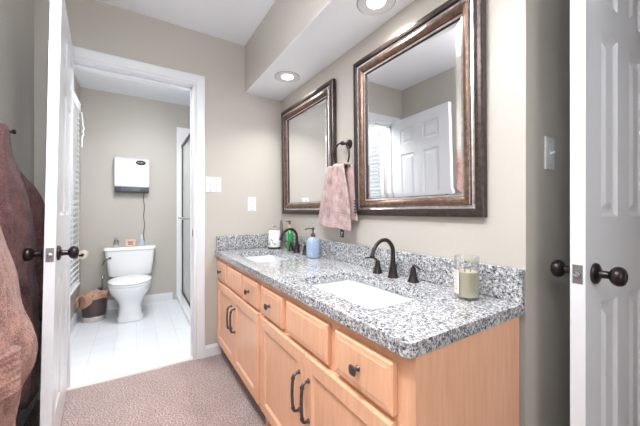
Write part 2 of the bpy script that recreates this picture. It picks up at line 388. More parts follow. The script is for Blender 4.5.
# window in the toilet room
wn = sempty('window_1', 'white framed window behind blinds in the toilet room')
bm = B()
for a in ((WX0-0.02, WX0, WZ0-0.06, WZ1+0.06), (WX1, WX1+0.06, WZ0-0.06, WZ1+0.06), (WX0, WX1, WZ1, WZ1+0.06)):
    box(bm, a[0], a[1], YW, YW+0.016, a[2], a[3], 0.003)
box(bm, WX0, WX1, YW-0.12, YW-0.10, WZ0, WZ0+0.04); box(bm, WX0, WX1, YW-0.12, YW-0.10, WZ1-0.04, WZ1)
box(bm, WX0, WX0+0.04, YW-0.12, YW-0.10, WZ0, WZ1); box(bm, WX1-0.04, WX1, YW-0.12, YW-0.10, WZ0, WZ1)
box(bm, WX0, WX1, YW-0.12, YW-0.09, 1.22, 1.26)
obj('window_frame', bm, M_trim, wn)
obj('window_sill', box(B(), WX0-0.03, WX1+0.07, YW-0.10, YW+0.03, WZ0-0.03, WZ0, 0.006), M_trim, wn)
obj('window_pane', box(B(), WX0+0.04, WX1-0.04, YW-0.113, YW-0.109, WZ0+0.04, WZ1-0.04), M_pane, wn)
wn2 = sempty('added_window', 'added window around the fill light behind the camera')  # unseen frame added to house the fill light
bm = B()
for a in ((-1.45,-1.41,0.7,2.2), (-0.19,-0.15,0.7,2.2), (-1.41,-0.19,0.7,0.74), (-1.41,-0.19,2.16,2.2)): box(bm, RX+0.02, RX+0.06, a[0], a[1], a[2], a[3])
obj('window_frame', bm, M_trim, wn2)

# ------------------------------------------------------------------ six panel doors
def knob_set(parent, x, z, y, sgn, m, name='knob', proj=0.066):
    """knob on a leaf in local coords, projecting along y*sgn from face y"""
    bm = B()
    lathe(bm, [(0.030,0),(0.032,0.003),(0.031,0.008),(0.024,0.012),(0.013,0.014),(0.0115,0.020),(0.0115,0.034),(0.014,0.037),(0.020,0.039),(0.0265,0.046),(0.029,0.054),(0.0275,0.062),(0.022,0.068),(0.014,0.0705),(0.012,0.069),(0.001,0.069)], (x, y, z), (0, sgn, 0), 28)
    return obj(name, bm, m, parent, True)
def six_panel(bm, W, T, H=2.03):
    st = 0.114; mu = 0.11; pw = (W-2*st-mu)/2
    P = []
    for x0 in (st, st+pw+mu):
        for z0, z1 in ((0.20, 0.80), (1.07, 1.66), (1.76, 1.925)):
            P.append((x0, x0+pw, z0, z1))
    R = [(0.006, 0.004), (0.014, 0.0085), (0.026, 0.0085), (0.046, 0.002), (0.050, 0.002)]
    panel_face(bm, W, H, -T/2, -1, P, R); panel_face(bm, W, H, T/2, 1, P, R); slab_edges(bm, W, H, -T/2, T/2); return fin(bm)
def door_leaf(name, label, hinge, rz, W, T, kz, lean=0.0):
    d = sempty(name, label, (hinge[0], hinge[1], 0.012), rz); d.rotation_euler.x = lean
    obj('door_leaf', six_panel(B(), W, T), M_door, d)
    kx = W-0.062
    knob_set(d, kx, kz, -T/2, -1, M_bronze); knob_set(d, kx, kz, T/2, 1, M_bronze)
    bm = B(); box(bm, W-0.0008, W+0.0016, -0.0125, 0.0125, kz-0.0285, kz+0.0285, 0.0006)
    lp = obj('latch_plate', bm, M_latch, d)
    bm = B(); lathe(bm, [(0.0085,0),(0.0085,0.009),(0.003,0.010)], (W+0.001, 0, kz), (1,0,0), 16)
    obj('latch_bolt', bm, M_chrome, lp, True)
    for z in (0.22, 1.02, 1.80):
        bm = B(); tube(bm, [(0.0,-T/2-0.004,z-0.045),(0.0,-T/2-0.004,z+0.045)], 0.006); obj('hinge', bm, M_bronze, d, True)
    return d
# left door: hinge end at far wall, leaf runs toward +x, 4.5 degrees closing
d1 = door_leaf('door_1', 'white six panel door standing open in front of the robes', (-L+0.022, -1.441), math.radians(4.6), 0.73, 0.035, 0.911, math.radians(-1.0))
# closet door on the right: leaf runs from hinge (y .67) toward -y
ph = math.radians(3.0); W2 = 0.62; c = Vector((0.1355, 0.050)); dirv = Vector((math.sin(ph), math.cos(ph))); nv = Vector((-math.cos(ph), math.sin(ph)))
hp = c + dirv*W2 + nv*0.0185
d2 = door_leaf('door_2', 'white six panel door open at the right edge, edge and round bronze knob showing', (hp.x, hp.y), -PI/2-ph, W2, 0.037, 0.898)
bm = B()
box(bm, 0.13, 0.165, 0.675, 0.80, 0, 2.07); box(bm, 0.815, 0.85, 0.675, 0.80, 0, 2.07); box(bm, 0.13, 0.85, 0.675, 0.80, 2.05, 2.08)
struct('trim_5', bm, M_trim)

# ================================================================== BLINDS
bl = thing('window_blind', 'white horizontal slat blind hanging over the toilet room window', 'blind', (0,0,0))
BX0, BX1, BY = -3.055, -2.225, YW+0.042
bm = B(); 
nz = 33
for k in range(nz):
    z = 0.46 + k*(2.00-0.46)/(nz-1); a = math.radians(34); hw = 0.024
    r = []
    for t in (-1, -0.33, 0.33, 1):
        r.append((t*hw*math.cos(a), t*hw*math.sin(a)+0.003*(1-t*t)))
    ring = lambda x: [Vector((x, BY+p, z+q)) for p, q in r]+[Vector((x, BY+p, z+q-0.0028)) for p, q in reversed(r)]
    loft(bm, [ring(BX0), ring(BX1)])
obj('slats', bm, M_blind, bl)
obj('headrail', box(B(), BX0-0.005, BX1+0.005, BY-0.028, BY+0.03, 2.02, 2.10, 0.006), M_blind, bl)
obj('bottom_rail', box(B(), BX0, BX1, BY-0.025, BY+0.025, 0.425, 0.445, 0.005), M_blind, bl)
bm = B()
for x in (BX0+0.12, (BX0+BX1)/2, BX1-0.12):
    for s in (-0.026, 0.026): tube(bm, [(x, BY+s, 0.43), (x, BY+s, 2.03)], 0.0012, 6)
obj('ladder_cord', bm, M_blind, bl)
obj('valance_clip', box(B(), BX0+0.0, BX0+0.012, BY+0.03, BY+0.038, 1.99, 2.09, 0.002), M_bronze2, bl)
bm = B(); tube(bm, spline([(BX0+0.02,BY+0.036,2.02),(BX0+0.022,BY+0.045,1.94),(BX0+0.01,BY+0.045,1.91),(BX0-0.01,BY+0.050,1.875),(BX0+0.012,BY+0.045,1.85),(BX0-0.006,BY+0.048,1.82),(BX0+0.01,BY+0.04,1.79),(BX0+0.01,BY+0.038,1.70)]), 0.0055, 8)
obj('pull_cord', bm, M_blind, bl, True)

# ================================================================== TOILET
TY = -1.115
t = thing('toilet', 'white two-piece toilet with closed lid against the back wall', 'toilet', (-LB, TY, 0))
# local: +x into room
def ell(cx, a, b, z, n=32, sq=0.0, front=1.0):
    out = []
    for k in range(n):
        an = 2*PI*k/n; c, s = math.cos(an), math.sin(an)
        e = 2.0/(2.0+sq)
        x = math.copysign(abs(c)**e, c)*a*(front if c > 0 else 1); y = math.copysign(abs(s)**e, s)*b
        out.append(Vector((cx+x, y, z)))
    return out
bm = B()
rings = [ell(0.41, 0.165, 0.118, 0.0, sq=2.0), ell(0.41, 0.165, 0.116, 0.03, sq=2.0), ell(0.41, 0.152, 0.102, 0.06, sq=1.8), ell(0.41, 0.145, 0.096, 0.14, sq=1.4),
         ell(0.42, 0.16, 0.106, 0.18, sq=0.8), ell(0.43, 0.19, 0.138, 0.235, sq=0.3), ell(0.45, 0.225, 0.168, 0.285, sq=0.2), ell(0.46, 0.245, 0.183, 0.335, sq=0.15), ell(0.46, 0.248, 0.186, 0.360, sq=0.15), ell(0.46, 0.240, 0.180, 0.367, sq=0.15)]
loft(bm, rings)
obj('bowl', bm, M_porc, t, True)
bm = B(); loft(bm, [rrect(0.03, 0.25, -0.115, 0.115, 0.03, 0.28), rrect(0.02, 0.26, -0.13, 0.13, 0.03, 0.375), rrect(0.02, 0.25, -0.125, 0.125, 0.03, 0.387)])
obj('tank_shelf', bm, M_porc, t, True)
bm = B(); loft(bm, [ell(0.465, 0.232, 0.178, 0.3675, sq=0.1), ell(0.465, 0.246, 0.188, 0.372, sq=0.1), ell(0.465, 0.246, 0.188, 0.381, sq=0.1), ell(0.465, 0.238, 0.182, 0.386, sq=0.1)])
obj('seat', bm, M_porc, t, True)
bm = B(); loft(bm, [ell(0.46, 0.238, 0.182, 0.3885, sq=0.1), ell(0.46, 0.248, 0.190, 0.393, sq=0.1), ell(0.46, 0.248, 0.190, 0.401, sq=0.1), ell(0.46, 0.225, 0.172, 0.409, sq=0.1), ell(0.46, 0.15, 0.11, 0.415, sq=0.1), ell(0.46, 0.03, 0.02, 0.417)])
obj('lid', bm, M_porc, t, True)
bm = B(); loft(bm, [rrect(0.02, 0.185, -0.195, 0.195, 0.03, 0.390), rrect(0.012, 0.195, -0.205, 0.205, 0.035, 0.405), rrect(0.012, 0.207, -0.232, 0.232, 0.035, 0.655), rrect(0.012, 0.207, -0.232, 0.232, 0.035, 0.668)])
obj('tank', bm, M_porc, t, True)
bm = B(); loft(bm, [rrect(0.008, 0.212, -0.238, 0.238, 0.035, 0.6685), rrect(0.004, 0.218, -0.246, 0.246, 0.038, 0.675), rrect(0.004, 0.218, -0.246, 0.246, 0.038, 0.698), rrect(0.010, 0.212, -0.240, 0.240, 0.034, 0.706)])
obj('tank_lid', bm, M_porc, t, True)
bm = B(); lathe(bm, [(0.012,0),(0.012,0.012),(0.006,0.014)], (0.206, -0.185, 0.60), (1,0,0), 16)
tube(bm, [(0.222,-0.185,0.60),(0.228,-0.21,0.592),(0.230,-0.235,0.570),(0.228,-0.250,0.530)], [0.006,0.006,0.007,0.005], 10)
o = obj('flush_handle', bm, M_bronze2, t, True); o['label'] = 'dark metal flush handle'
bm = B(); tube(bm, spline([(0.05,-0.16,0.42),(0.06,-0.18,0.30),(0.03,-0.17,0.18),(0.0,-0.17,0.15)]), 0.006, 8); lathe(bm, [(0.014,0),(0.014,0.03)], (0.0,-0.17,0.15), (1,0,0), 12)
obj('supply_line', bm, M_chrome, t, True)
for s in (-1, 1):
    bm = B(); lathe(bm, [(0.014,0),(0.013,0.01),(0.005,0.016)], (0.36, s*0.085, 0.04), (0, s, 0.3), 12); obj('bolt_cap', bm, M_porc, t, True)
# things on the tank lid
tz = 0.706
b = thing('spray_bottle', 'slim silver canister on the left of the toilet tank', 'bottle', (-LB+0.11, TY-0.135, tz)); b.scale = (1.25, 1.25, 1.3)
bm = B(); lathe(bm, [(0.018,0),(0.020,0.004),(0.020,0.052),(0.014,0.058)], (0,0,0)); obj('body', bm, M_chrome, b, True)
bm = B(); lathe(bm, [(0.014,0.0585),(0.015,0.062),(0.015,0.076),(0.010,0.080)], (0,0,0)); obj('cap', bm, mat('grey_cap', srgb(150,152,158), 0.4, noise_amt=0.03), b, True)
b = thing('jar_candle', 'small peach candle cube on the middle of the toilet tank', 'candle', (-LB+0.11, TY+0.0, tz)); b.scale = (1.25, 1.25, 1.3)
bm = B(); box(bm, -0.03, 0.03, -0.04, 0.04, 0, 0.058, 0.008, 3); obj('wax_cube', bm, mat('peach_wax', srgb(222,186,168), 0.5, noise_amt=0.15, noise_scale=50), b, True)
bm = B(); box(bm, 0.0301, 0.0315, -0.02, 0.02, 0.012, 0.046, 0.0005); obj('wax_label', bm, mat('brown_label', srgb(168,128,118), 0.6, noise_amt=0.2, noise_scale=120), b)
b = thing('perfume_bottle', 'small blue and white bottle on the right of the toilet tank', 'bottle', (-LB+0.11, TY+0.105, tz)); b.scale = (1.25, 1.25, 1.3)
bm = B(); lathe(bm, [(0.020,0),(0.022,0.004),(0.022,0.040),(0.010,0.050),(0.008,0.054)], (0,0,0)); obj('body', bm, mat('pale_blue_bottle', srgb(188,198,216), 0.2, noise_amt=0.05), b, True)
bm = B(); lathe(bm, [(0.009,0.0545),(0.010,0.058),(0.009,0.085),(0.005,0.10)], (0,0,0)); obj('cap', bm, M_plate, b, True)

# ================================================================== WALL HEATER
h = thing('wall_heater', 'white wall-mounted fan heater with dark grille above the toilet', 'heater', (-LB, -1.10, 1.52))
hw = 0.166
bm = B(); loft(bm, [[Vector((x, y, z)) for x, y, z in ((0.012,-hw,zz),(0.012,hw,zz),(xx,hw,zz),(xx,-hw,zz))] for zz, xx in ((-0.142,0.105),(0.10,0.105),(0.17,0.085),(0.19,0.06))])
bmesh.ops.bevel(bm, geom=bm.edges[:], offset=0.006, segments=2, affect='EDGES'); obj('housing', bm, M_heat, h, True)
bm = B(); box(bm, 0.012, 0.098, -hw+0.002, hw-0.002, -0.205, -0.143, 0.006); gr = obj('outlet_grille', bm, M_darkgrey, h, True); gr['label'] = 'charcoal air outlet band'
bm = B()
for k in range(5): box(bm, 0.098, 0.102, -hw*0.62, hw*0.45, -0.190+k*0.008, -0.187+k*0.008)
obj('grille_slats', bm, mat('grey_slats', srgb(120,122,134), 0.4, noise_amt=0.05), gr)
bm = B(); lathe(bm, [(1,0),(1,0.006),(0.9,0.009)], (0,0,0), (1,0,0), 32)
for v in bm.verts: v.co = Vector((0.101+v.co.x*0.7, 0.083+v.co.y*0.050, 0.135+v.co.z*0.027))
bmesh.ops.rotate(bm, cent=(0.101,0.083,0.135), matrix=Matrix.Rotation(-0.15, 3, 'Y'), verts=bm.verts)
bd = obj('control_badge', bm, M_black, h, True); bd['label'] = 'black oval control badge'
bm = B()
for k, wdt in enumerate((0.009,0.006,0.010,0.005)):
    y = 0.056+sum((0.009,0.006,0.010,0.005)[:k])+k*0.006; box(bm, 0.106, 0.1075, y, y+wdt, 0.132, 0.139)
obj('badge_marks', bm, M_plate, bd)
obj('mount_plate', box(B(), 0.0, 0.012, -0.12, 0.12, -0.15, 0.15), M_darkgrey, h)
bm = B(); tube(bm, spline([(0.03,0.115,-0.20),(0.022,0.112,-0.28),(0.012,0.120,-0.38),(0.012,0.112,-0.48),(0.012,0.122,-0.58),(0.012,0.112,-0.68),(0.012,0.118,-0.80),(0.012,0.10,-1.0),(0.012,0.10,-1.15)]), 0.0035, 8)
cr = obj('power_cord', bm, M_darkgrey, h, True)

# ================================================================== TRASH CAN
tc_ = thing('waste_bin', 'round brown waste bin lined with a tan bag in the corner', 'waste bin', (-3.30, -1.425, -0.004)); tc_.scale = (0.92, 0.92, 1.06)
bm = B(); lathe(bm, [(0.105,0.048),(0.128,0.245),(0.124,0.245),(0.101,0.05)], (0,0,0), n=36, cap=False); obj('can_wall', bm, M_can, tc_, True)
bm = B(); lathe(bm, [(0.098,0),(0.104,0.002),(0.108,0.046),(0.104,0.050),(0.001,0.050)], (0,0,0), n=36); o = obj('base_band', bm, mat('brushed_band', srgb(198,192,186), 0.35, metal=0.25, noise_amt=0.05), tc_, True); o['label'] = 'silver band at the foot'
bm = B(); n = 72; rr = []
random.seed(3)
for r0, z0, am in ((0.118,0.215,0.0), (0.1315,0.220,0.003), (0.134,0.240,0.003), (0.131,0.254,0.003), (0.122,0.256,0.003), (0.112,0.24,0.005), (0.095,0.225,0.008), (0.05,0.215,0.01)):
    rr.append([Vector(((r0+am*math.sin(11*a+z0*60)+am*0.6*math.sin(23*a))*math.cos(a), (r0+am*math.sin(11*a+z0*60)+am*0.6*math.sin(23*a))*math.sin(a), z0+(0.007*math.sin(5*a+z0*20)+0.004*math.sin(13*a)) )) for a in [2*PI*k/n for k in range(n)]])
rr[0] = [Vector((v.x*1.11, v.y*1.11, 0.212+0.008*math.sin(3*k*2*PI/n)-0.075*max(0, math.sin(2*PI*(k/n-0.58)))**2*(1 if 0.58 < k/n else 0))) for k, v in enumerate(rr[0])]
loft(bm, rr, cap=False); sbag = bm
bag = obj('bag_liner', sbag, M_bag, tc_, 'full')
bm = B(); tube(bm, spline([(-0.02,-0.128,0.235),(0.02,-0.150,0.20),(0.045,-0.150,0.17),(0.03,-0.146,0.14),(0.06,-0.150,0.155),(0.085,-0.130,0.20)]), [0.012+0.009*math.sin(k*0.25) for k in range(41)], 8)
obj('bag_knot', bm, M_bag, bag, 'full')
# toilet brush behind the bin
tb = thing('toilet_brush', 'chrome handled toilet brush standing behind the bin', 'brush', (-3.52, -1.375, -0.004))
bm = B(); lathe(bm, [(0.045,0),(0.047,0.004),(0.042,0.28),(0.038,0.28)], (0,0,0)); obj('holder', bm, M_chrome, tb, True)
bm = B(); lathe(bm, [(0.007,0.2805),(0.007,0.36),(0.012,0.365),(0.013,0.40),(0.006,0.41)], (0,0,0)); obj('handle', bm, M_chrome, tb, True)
# toilet paper
tp = thing('toilet_paper_roll', 'cream toilet paper roll held on the left wall beyond the door', 'toilet paper', (-3.36, -1.524, 0.66))
bm = B(); lathe(bm, [(0.018,-0.05),(0.042,-0.05),(0.042,0.05),(0.018,0.05),(0.018,-0.05)], (0,0,0), (1,0,0), 32, cap=False); obj('paper', bm, mat('cream_paper', srgb(236,222,208), 0.9, noise_amt=0.02), tp, True)
th = thing('paper_holder', 'dark metal bar and posts carrying the toilet paper roll', 'holder', (-3.36, -1.572, 0.66))
bm = B(); tube(bm, [(-0.07,0.048,0),(0.07,0.048,0)], 0.011, 14); obj('bar', bm, M_bronze, th, True)
for s in (-1, 1):
    bm = B(); lathe(bm, [(0.024,0),(0.024,0.006),(0.009,0.01),(0.009,0.05),(0.013,0.054),(0.006,0.060)], (s*0.072,0,0), (0,1,0)); obj('post', bm, M_bronze, th, True)

# ================================================================== SHOWER
sh = sempty('shower_enclosure', 'shower stall with obscure glass door in dark frame')
SYP = -0.568
obj('shower_wall_panel', box(B(), -LB, -LB+0.02, -0.637, 0.29, 0.0, 2.15, 0.003), M_porc, sh)
obj('curb', box(B(), -LB+0.02, -2.02, SYP-0.068, SYP+0.055, -0.004, 0.075, 0.012, 3), M_porc, sh)
obj('shower_pan', box(B(), -LB+0.02, -2.02, SYP+0.055, 0.29, -0.004, 0.03), M_porc, sh)
sd = bpy.data.objects.new('shower_door', None); COL.objects.link(sd); sd['kind'] = 'structure'; sd['label'] = 'framed obscure glass shower door with towel bar'
bm = B()
X0, X1, Z0, Z1 = -LB+0.022, -2.04, 0.077, 1.93
box(bm, X0, X0+0.020, SYP-0.012, SYP+0.012, Z0, Z1, 0.002); box(bm, X1-0.03, X1, SYP-0.012, SYP+0.012, Z0, Z1, 0.002)
box(bm, X0, X1, SYP-0.018, SYP+0.014, Z1-0.03, Z1, 0.002); box(bm, X0, X1, SYP-0.014, SYP+0.014, Z0, Z0+0.022, 0.002)
obj('door_frame', bm, M_shfr, sd)
obj('glass_panel', box(B(), X0+0.028, X1-0.03, SYP-0.003, SYP+0.003, Z0+0.02, Z1-0.028), M_frost, sd)
bm = B(); tube(bm, [(-3.46,SYP-0.055,1.02),(-2.86,SYP-0.055,1.02)], 0.012, 12)
for x in (-3.44, -2.88): tube(bm, [(x,SYP-0.006,1.02),(x,SYP-0.055,1.02)], 0.007, 10)
obj('towel_bar', bm, M_chrome, sd, True)

# ================================================================== VANITY
VY = -0.530  # face frame plane
CT = 0.800   # counter top
def cab_knob(parent, x, y, z):
    bm = B(); lathe(bm, [(0.009,0),(0.008,0.003),(0.0055,0.006),(0.0055,0.014),(0.009,0.018)], (x,y,z), (0,-1,0), 18)
    # square pillow head
    loft(bm, [[Vector((p.x, y-d, p.y)) for p in rrect(x-s, x+s, z-s, z+s, s*0.6, 0, 4)] for d, s in ((0.016,0.008),(0.018,0.0130),(0.021,0.0145),(0.0245,0.0120),(0.0265,0.006))])
    return obj('knob', bm, M_bronze2, parent, True)
def cab_pull(parent, x, y, z0, z1):
    bm = B()
    pts = spline([(x, y, z0+0.006), (x, y-0.018, z0+0.008), (x, y-0.027, z0+0.022), (x, y-0.031, (z0+z1)/2), (x, y-0.027, z1-0.022), (x, y-0.018, z1-0.008), (x, y, z1-0.006)], 6)
    tube(bm, pts, [0.0050+0.0010*math.sin(PI*i/(len(pts)-1)) for i in range(len(pts))], 10)
    for z in (z0+0.006, z1-0.006): lathe(bm, [(0.009,0),(0.0085,0.003),(0.006,0.005)], (x,y,z), (0,-1,0), 14)
    for z in (z0+0.022, z1-0.022): lathe(bm, [(0.0080,-0.003),(0.0086,0),(0.0080,0.003)], (x,y-0.027,z), (0,0.15,1), 12)
    return obj('handle', bm, M_bronze2, parent, True)
def front_slab(name, x0, x1, z0, z1, parent, kind):
    """overlay front; kind 'drawer' routed slab, 'door' recessed panel"""
    W, H = x1-x0, z1-z0; bm = B(); T = 0.021
    if kind == 'drawer':
        panel_face(bm, W, H, -T+0.006, -1, [(0,W,0,H)], [(0.004,-0.0035),(0.016,-0.0045),(0.020,-0.006),(0.024,-0.006)])
    else:
        panel_face(bm, W, H, -T+0.004, -1, [(0,W,0,H)], [(0.005,-0.004),(0.052,-0.004),(0.056,-0.001),(0.062,0.004),(0.066,0.004)])
    slab_edges(bm, W, H, -T+(0.006 if kind == 'drawer' else 0.004), 0.0)
    bm.faces.new([bm.verts.new(q) for q in ((0,0,0),(W,0,0),(W,0,H),(0,0,H))]); fin(bm)
    return obj(name, bm, M_wood, parent, loc=(x0, VY-0.0005, z0))
def cabinet(x0, x1, label, fronts, doors):
    c = thing('base_cabinet', label, 'cabinet', (0,0,0), 0, 'maple base cabinets under the long granite counter')
    bm = B()
    box(bm, x0+0.0005, x0+0.018, VY+0.02, -0.034, 0.0, CT-0.0355); box(bm, x1-0.018, x1-0.0005, VY+0.02, -0.034, 0.0, CT-0.0355)
    box(bm, x0+0.018, x1-0.018, VY+0.02, -0.034, 0.10, 0.118); box(bm, x0+0.018, x1-0.018, -0.046, -0.034, 0.10, CT-0.0355)
    obj('body', bm, M_wood, c)
    bm = B()
    fr = [x0+0.0005, x1-0.0005]; T = (VY, VY+0.02)
    st = [(x0+0.0005, x0+0.05), (x1-0.065, x1-0.0005)]
    for a in st: box(bm, a[0], a[1], *T, 0.085, CT-0.0355)
    for z in ((0.085,0.135), (0.572,0.612), (0.722,CT-0.0355)): box(bm, st[0][1], st[1][0], *T, *z)
    for i in range(2):
        a, b_ = fronts[i][1], fronts[i+1][0]; box(bm, a-0.012, b_+0.012, *T, 0.612, 0.722)
    obj('face_frame', bm, M_wood, c)
    obj('toe_kick', box(B(), x0+0.018, x1-0.018, VY+0.075, VY+0.09, 0.0, 0.10), M_kick, c)
    for i, (a, b_, k) in enumerate(fronts):
        f = front_slab('drawer' if k else 'false_front', a, b_, 0.599, 0.729, c, 'drawer')
        if k: cab_knob(f, (b_-a)/2-0.004, -0.021, 0.064).location = (0,0,0)
    for i, (a, b_) in enumerate(doors):
        f = front_slab('door', a, b_, 0.118, 0.580, c, 'door')
        cab_pull(f, (b_-a-0.034) if i == 0 else 0.034, -0.021, 0.345-0.118, 0.500-0.118)
    return c
cabinet(-0.9495, -0.004, 'maple base cabinet nearer the camera, under the large front basin', [(-0.935,-0.690,1), (-0.652,-0.344,0), (-0.302,-0.060,1)], [(-0.935,-0.4945), (-0.4915,-0.062)])
cabinet(-L+0.0, -0.9505, 'maple base cabinet at the far end, beside the toilet room doorway', [(-1.842,-1.597,1), (-1.562,-1.253,0), (-1.226,-0.981,1)], [(-1.842,-1.4025), (-1.3995,-0.981)])

# countertop with two cut-outs
CFY = -0.558
sinks = [(-0.700, -0.220, -0.470, -0.178), (-1.665, -1.185, -0.470, -0.178)]
def counter():
    bm = B()
    outer = [Vector((-L+0.001, CFY, CT))] 
    # front right rounded corner
    r = 0.022; cx, cy = -0.002-r, CFY+r
    outer += [Vector((cx+r*math.sin(a), cy-r*math.cos(a), CT)) for a in [PI/2*k/6 for k in range(7)]]
    outer += [Vector((-0.002, -0.001, CT)), Vector((-L+0.001, -0.001, CT))]
    es = []
    def loop(pts):
        vs = [bm.verts.new(p) for p in pts]
        for k in range(len(vs)): es.append(bm.edges.new((vs[k], vs[(k+1)%len(vs)])))
    loop(outer)
    for s in sinks: loop(rrect(*s, 0.045, CT, 6))
    bmesh.ops.triangle_fill(bm, use_beauty=True, use_dissolve=False, edges=es)
    # keep only faces outside cut-outs
    kill = [f for f in bm.faces if any(s[0]+0.004 < f.calc_center_median().x < s[1]-0.004 and s[2]+0.004 < f.calc_center_median().y < s[3]-0.004 for s in sinks)]
    bmesh.ops.delete(bm, geom=kill, context='FACES')
    r_ = bmesh.ops.extrude_face_region(bm, geom=bm.faces[:])
    for g in r_['geom']:
        if isinstance(g, bmesh.types.BMVert): g.co.z -= 0.035
    return bm
ct = thing('countertop', 'long speckled grey granite vanity top with two basin cut-outs', 'countertop', (0,0,0))
sl = obj('slab', counter(), M_granite, ct)
bv = sl.modifiers.new('bevel', 'BEVEL'); bv.width = 0.007; bv.segments = 3; bv.limit_method = 'ANGLE'; bv.angle_limit = math.radians(50)
for p in sl.data.polygons: p.use_smooth = True
sl.data.set_sharp_from_angle(angle=math.radians(60))
obj('backsplash', box(B(), -L+0.001, -0.002, -0.022, -0.001, CT+0.0005, 0.911, 0.003), M_granite, ct)
obj('side_splash', box(B(), -L+0.001, -L+0.022, CFY+0.012, -0.0225, CT+0.0005, 0.911, 0.003), M_granite, ct)

# basins
def basin(s, label):
    cx = (s[0]+s[1])/2; x0, x1, y0, y1 = s[0]-0.006, s[1]+0.006, s[2]-0.006, s[3]+0.006
    c = thing('undermount_sink', label, 'sink', (cx, (y0+y1)/2, 0.62), 0, 'white rectangular undermount basins'); 
    ox, oy, oz = c.location
    def R(i, z, r): return [v-Vector((ox, oy, oz)) for v in rrect(x0+i, x1-i, y0+i, y1-i, r, z, 6)]
    zt = CT-0.0355
    bm = B()
    def openloft(rs):
        vs = loft(bm, rs, cap=False); bm.faces.new(vs[-1])
    openloft([R(-0.018, zt, 0.06), R(0.0, zt, 0.05), R(0.003, zt-0.006, 0.05), R(0.014, zt-0.065, 0.055), R(0.036, zt-0.088, 0.06), R(0.08, zt-0.096, 0.045), R(0.12, zt-0.100, 0.02)])
    openloft([R(-0.018, zt, 0.06), R(-0.018, zt-0.010, 0.06), R(-0.008, zt-0.014, 0.055), R(0.004, zt-0.070, 0.06), R(0.028, zt-0.098, 0.06), R(0.08, zt-0.107, 0.045), R(0.12, zt-0.110, 0.02)])
    fin(bm); 
    obj('basin', bm, M_basin, c, True)
    bm = B(); lathe(bm, [(0.022,0),(0.022,0.002),(0.017,0.004),(0.012,0.002),(0.001,0.002)], (0,0,zt-0.0995-oz)); obj('drain', bm, M_bronze2, c, True)
basin(sinks[0], 'white rectangular basin nearer the camera, sunk in the granite')
basin(sinks[1], 'white rectangular basin at the far end, beside the blue soap bottle')

# faucets (widespread)
def faucet(x, label):
    f = thing('faucet', label, 'faucet', (x, -0.085, CT), 0, 'dark bronze widespread faucets')
    bm = B()
    lathe(bm, [(0.0255,0),(0.0255,0.004),(0.022,0.010),(0.018,0.030),(0.0135,0.055),(0.0115,0.070)], (0,0,0), n=28)
    pts = spline([(0,0,0.06),(0,0.0,0.10),(0,-0.004,0.135),(0,-0.030,0.166),(0,-0.066,0.172),(0,-0.100,0.155),(0,-0.120,0.125),(0,-0.126,0.105)], 7)
    N = len(pts); tube(bm, pts, [0.0112-0.0027*min(1, i/(N*0.6)) + (0.0012 if i > N-4 else 0) for i in range(N)], 14)
    lathe(bm, [(0.0115,0),(0.0115,0.012)], (0,-0.1265,0.098), (0,0.06,1), 16)
    obj('spout', bm, M_bronze, f, True)
    bm = B(); tube(bm, [(0,0.019,0.012),(0,0.019,0.05)], 0.003, 8); lathe(bm, [(0.006,0),(0.006,0.008)], (0,0.019,0.05)); obj('lift_rod', bm, M_bronze, f, True)
    for s in (-1, 1):
        bm = B()
        lathe(bm, [(0.0245,0),(0.0245,0.004),(0.021,0.010),(0.014,0.035),(0.0115,0.050),(0.0115,0.056),(0.008,0.062)], (s*0.108,0.008,0), n=24)
        hp_ = spline([(s*0.108,0.008,0.056),(s*0.116,0.002,0.068),(s*0.136,-0.010,0.073),(s*0.168,-0.022,0.066)], 5)
        tube(bm, hp_, [0.0085,0.0085,0.008,0.0075,0.007,0.0068,0.0066,0.0064,0.0062,0.006,0.006,0.006,0.006,0.006,0.0055,0.004][:len(hp_)], 10, flat=0.75)
        obj('handle', bm, M_bronze, f, True)
faucet(-0.499, 'dark bronze faucet with two lever handles behind the near basin')
faucet(-1.432, 'dark bronze faucet with two lever handles behind the far basin')

# ================================================================== COUNTER ITEMS
# candle
cj = thing('candle_jar', 'half-burned beige candle in a clear glass jar on the granite by the right end', 'candle', (-0.138, -0.105, CT+0.0005))
bm = B(); lathe(bm, [(0.001,0),(0.036,0),(0.0395,0.004),(0.0395,0.143),(0.0375,0.145),(0.0365,0.143),(0.0365,0.008),(0.001,0.006)], (0,0,0), n=36, cap=False); obj('glass_jar', bm, M_glass, cj, True)
bm = B(); lathe(bm, [(0.001,0.0065),(0.0355,0.0085),(0.0358,0.092),(0.030,0.090),(0.001,0.089)], (0,0,0), n=36, cap=False); obj('wax', bm, mat('beige_wax', srgb(180,174,150), 0.5, noise_amt=0.04, noise_scale=20), cj, True)
for a in (0.6, 2.7, 4.8):
    bm = B(); tube(bm, [(0.012*math.cos(a),0.012*math.sin(a),0.089),(0.012*math.cos(a)+0.001,0.012*math.sin(a),0.098)], 0.0012, 6); obj('wick', bm, M_black, cj)
bm = B(); rows = []
for zz in (0.018, 0.098):
    rows.append([Vector((0.0400*math.cos(a), 0.0400*math.sin(a), zz)) for a in [math.radians(198+k*4) for k in range(18)]])
loft(bm, rows, cap=False, closed=False)
lb = obj('label', bm, mat('pale_candle_label', srgb(226,216,206), 0.6, noise_amt=0.03), cj, True)
bm = B()
random.seed(5)
for i, zz in enumerate((0.030, 0.040, 0.052, 0.064, 0.078, 0.088)):
    k = 3
    while k < 15:
        wd = random.choice((1,2,2)); a0, a1 = math.radians(198+k*4), math.radians(198+(k+wd)*4)
        for q in range(wd):
            b0, b1 = math.radians(198+(k+q)*4), math.radians(198+(k+q+0.9)*4)
            bm.faces.new([bm.verts.new((0.0403*math.cos(b), 0.0403*math.sin(b), z_)) for b, z_ in ((b0,zz),(b1,zz),(b1,zz+0.005),(b0,zz+0.005))])
        k += wd+1
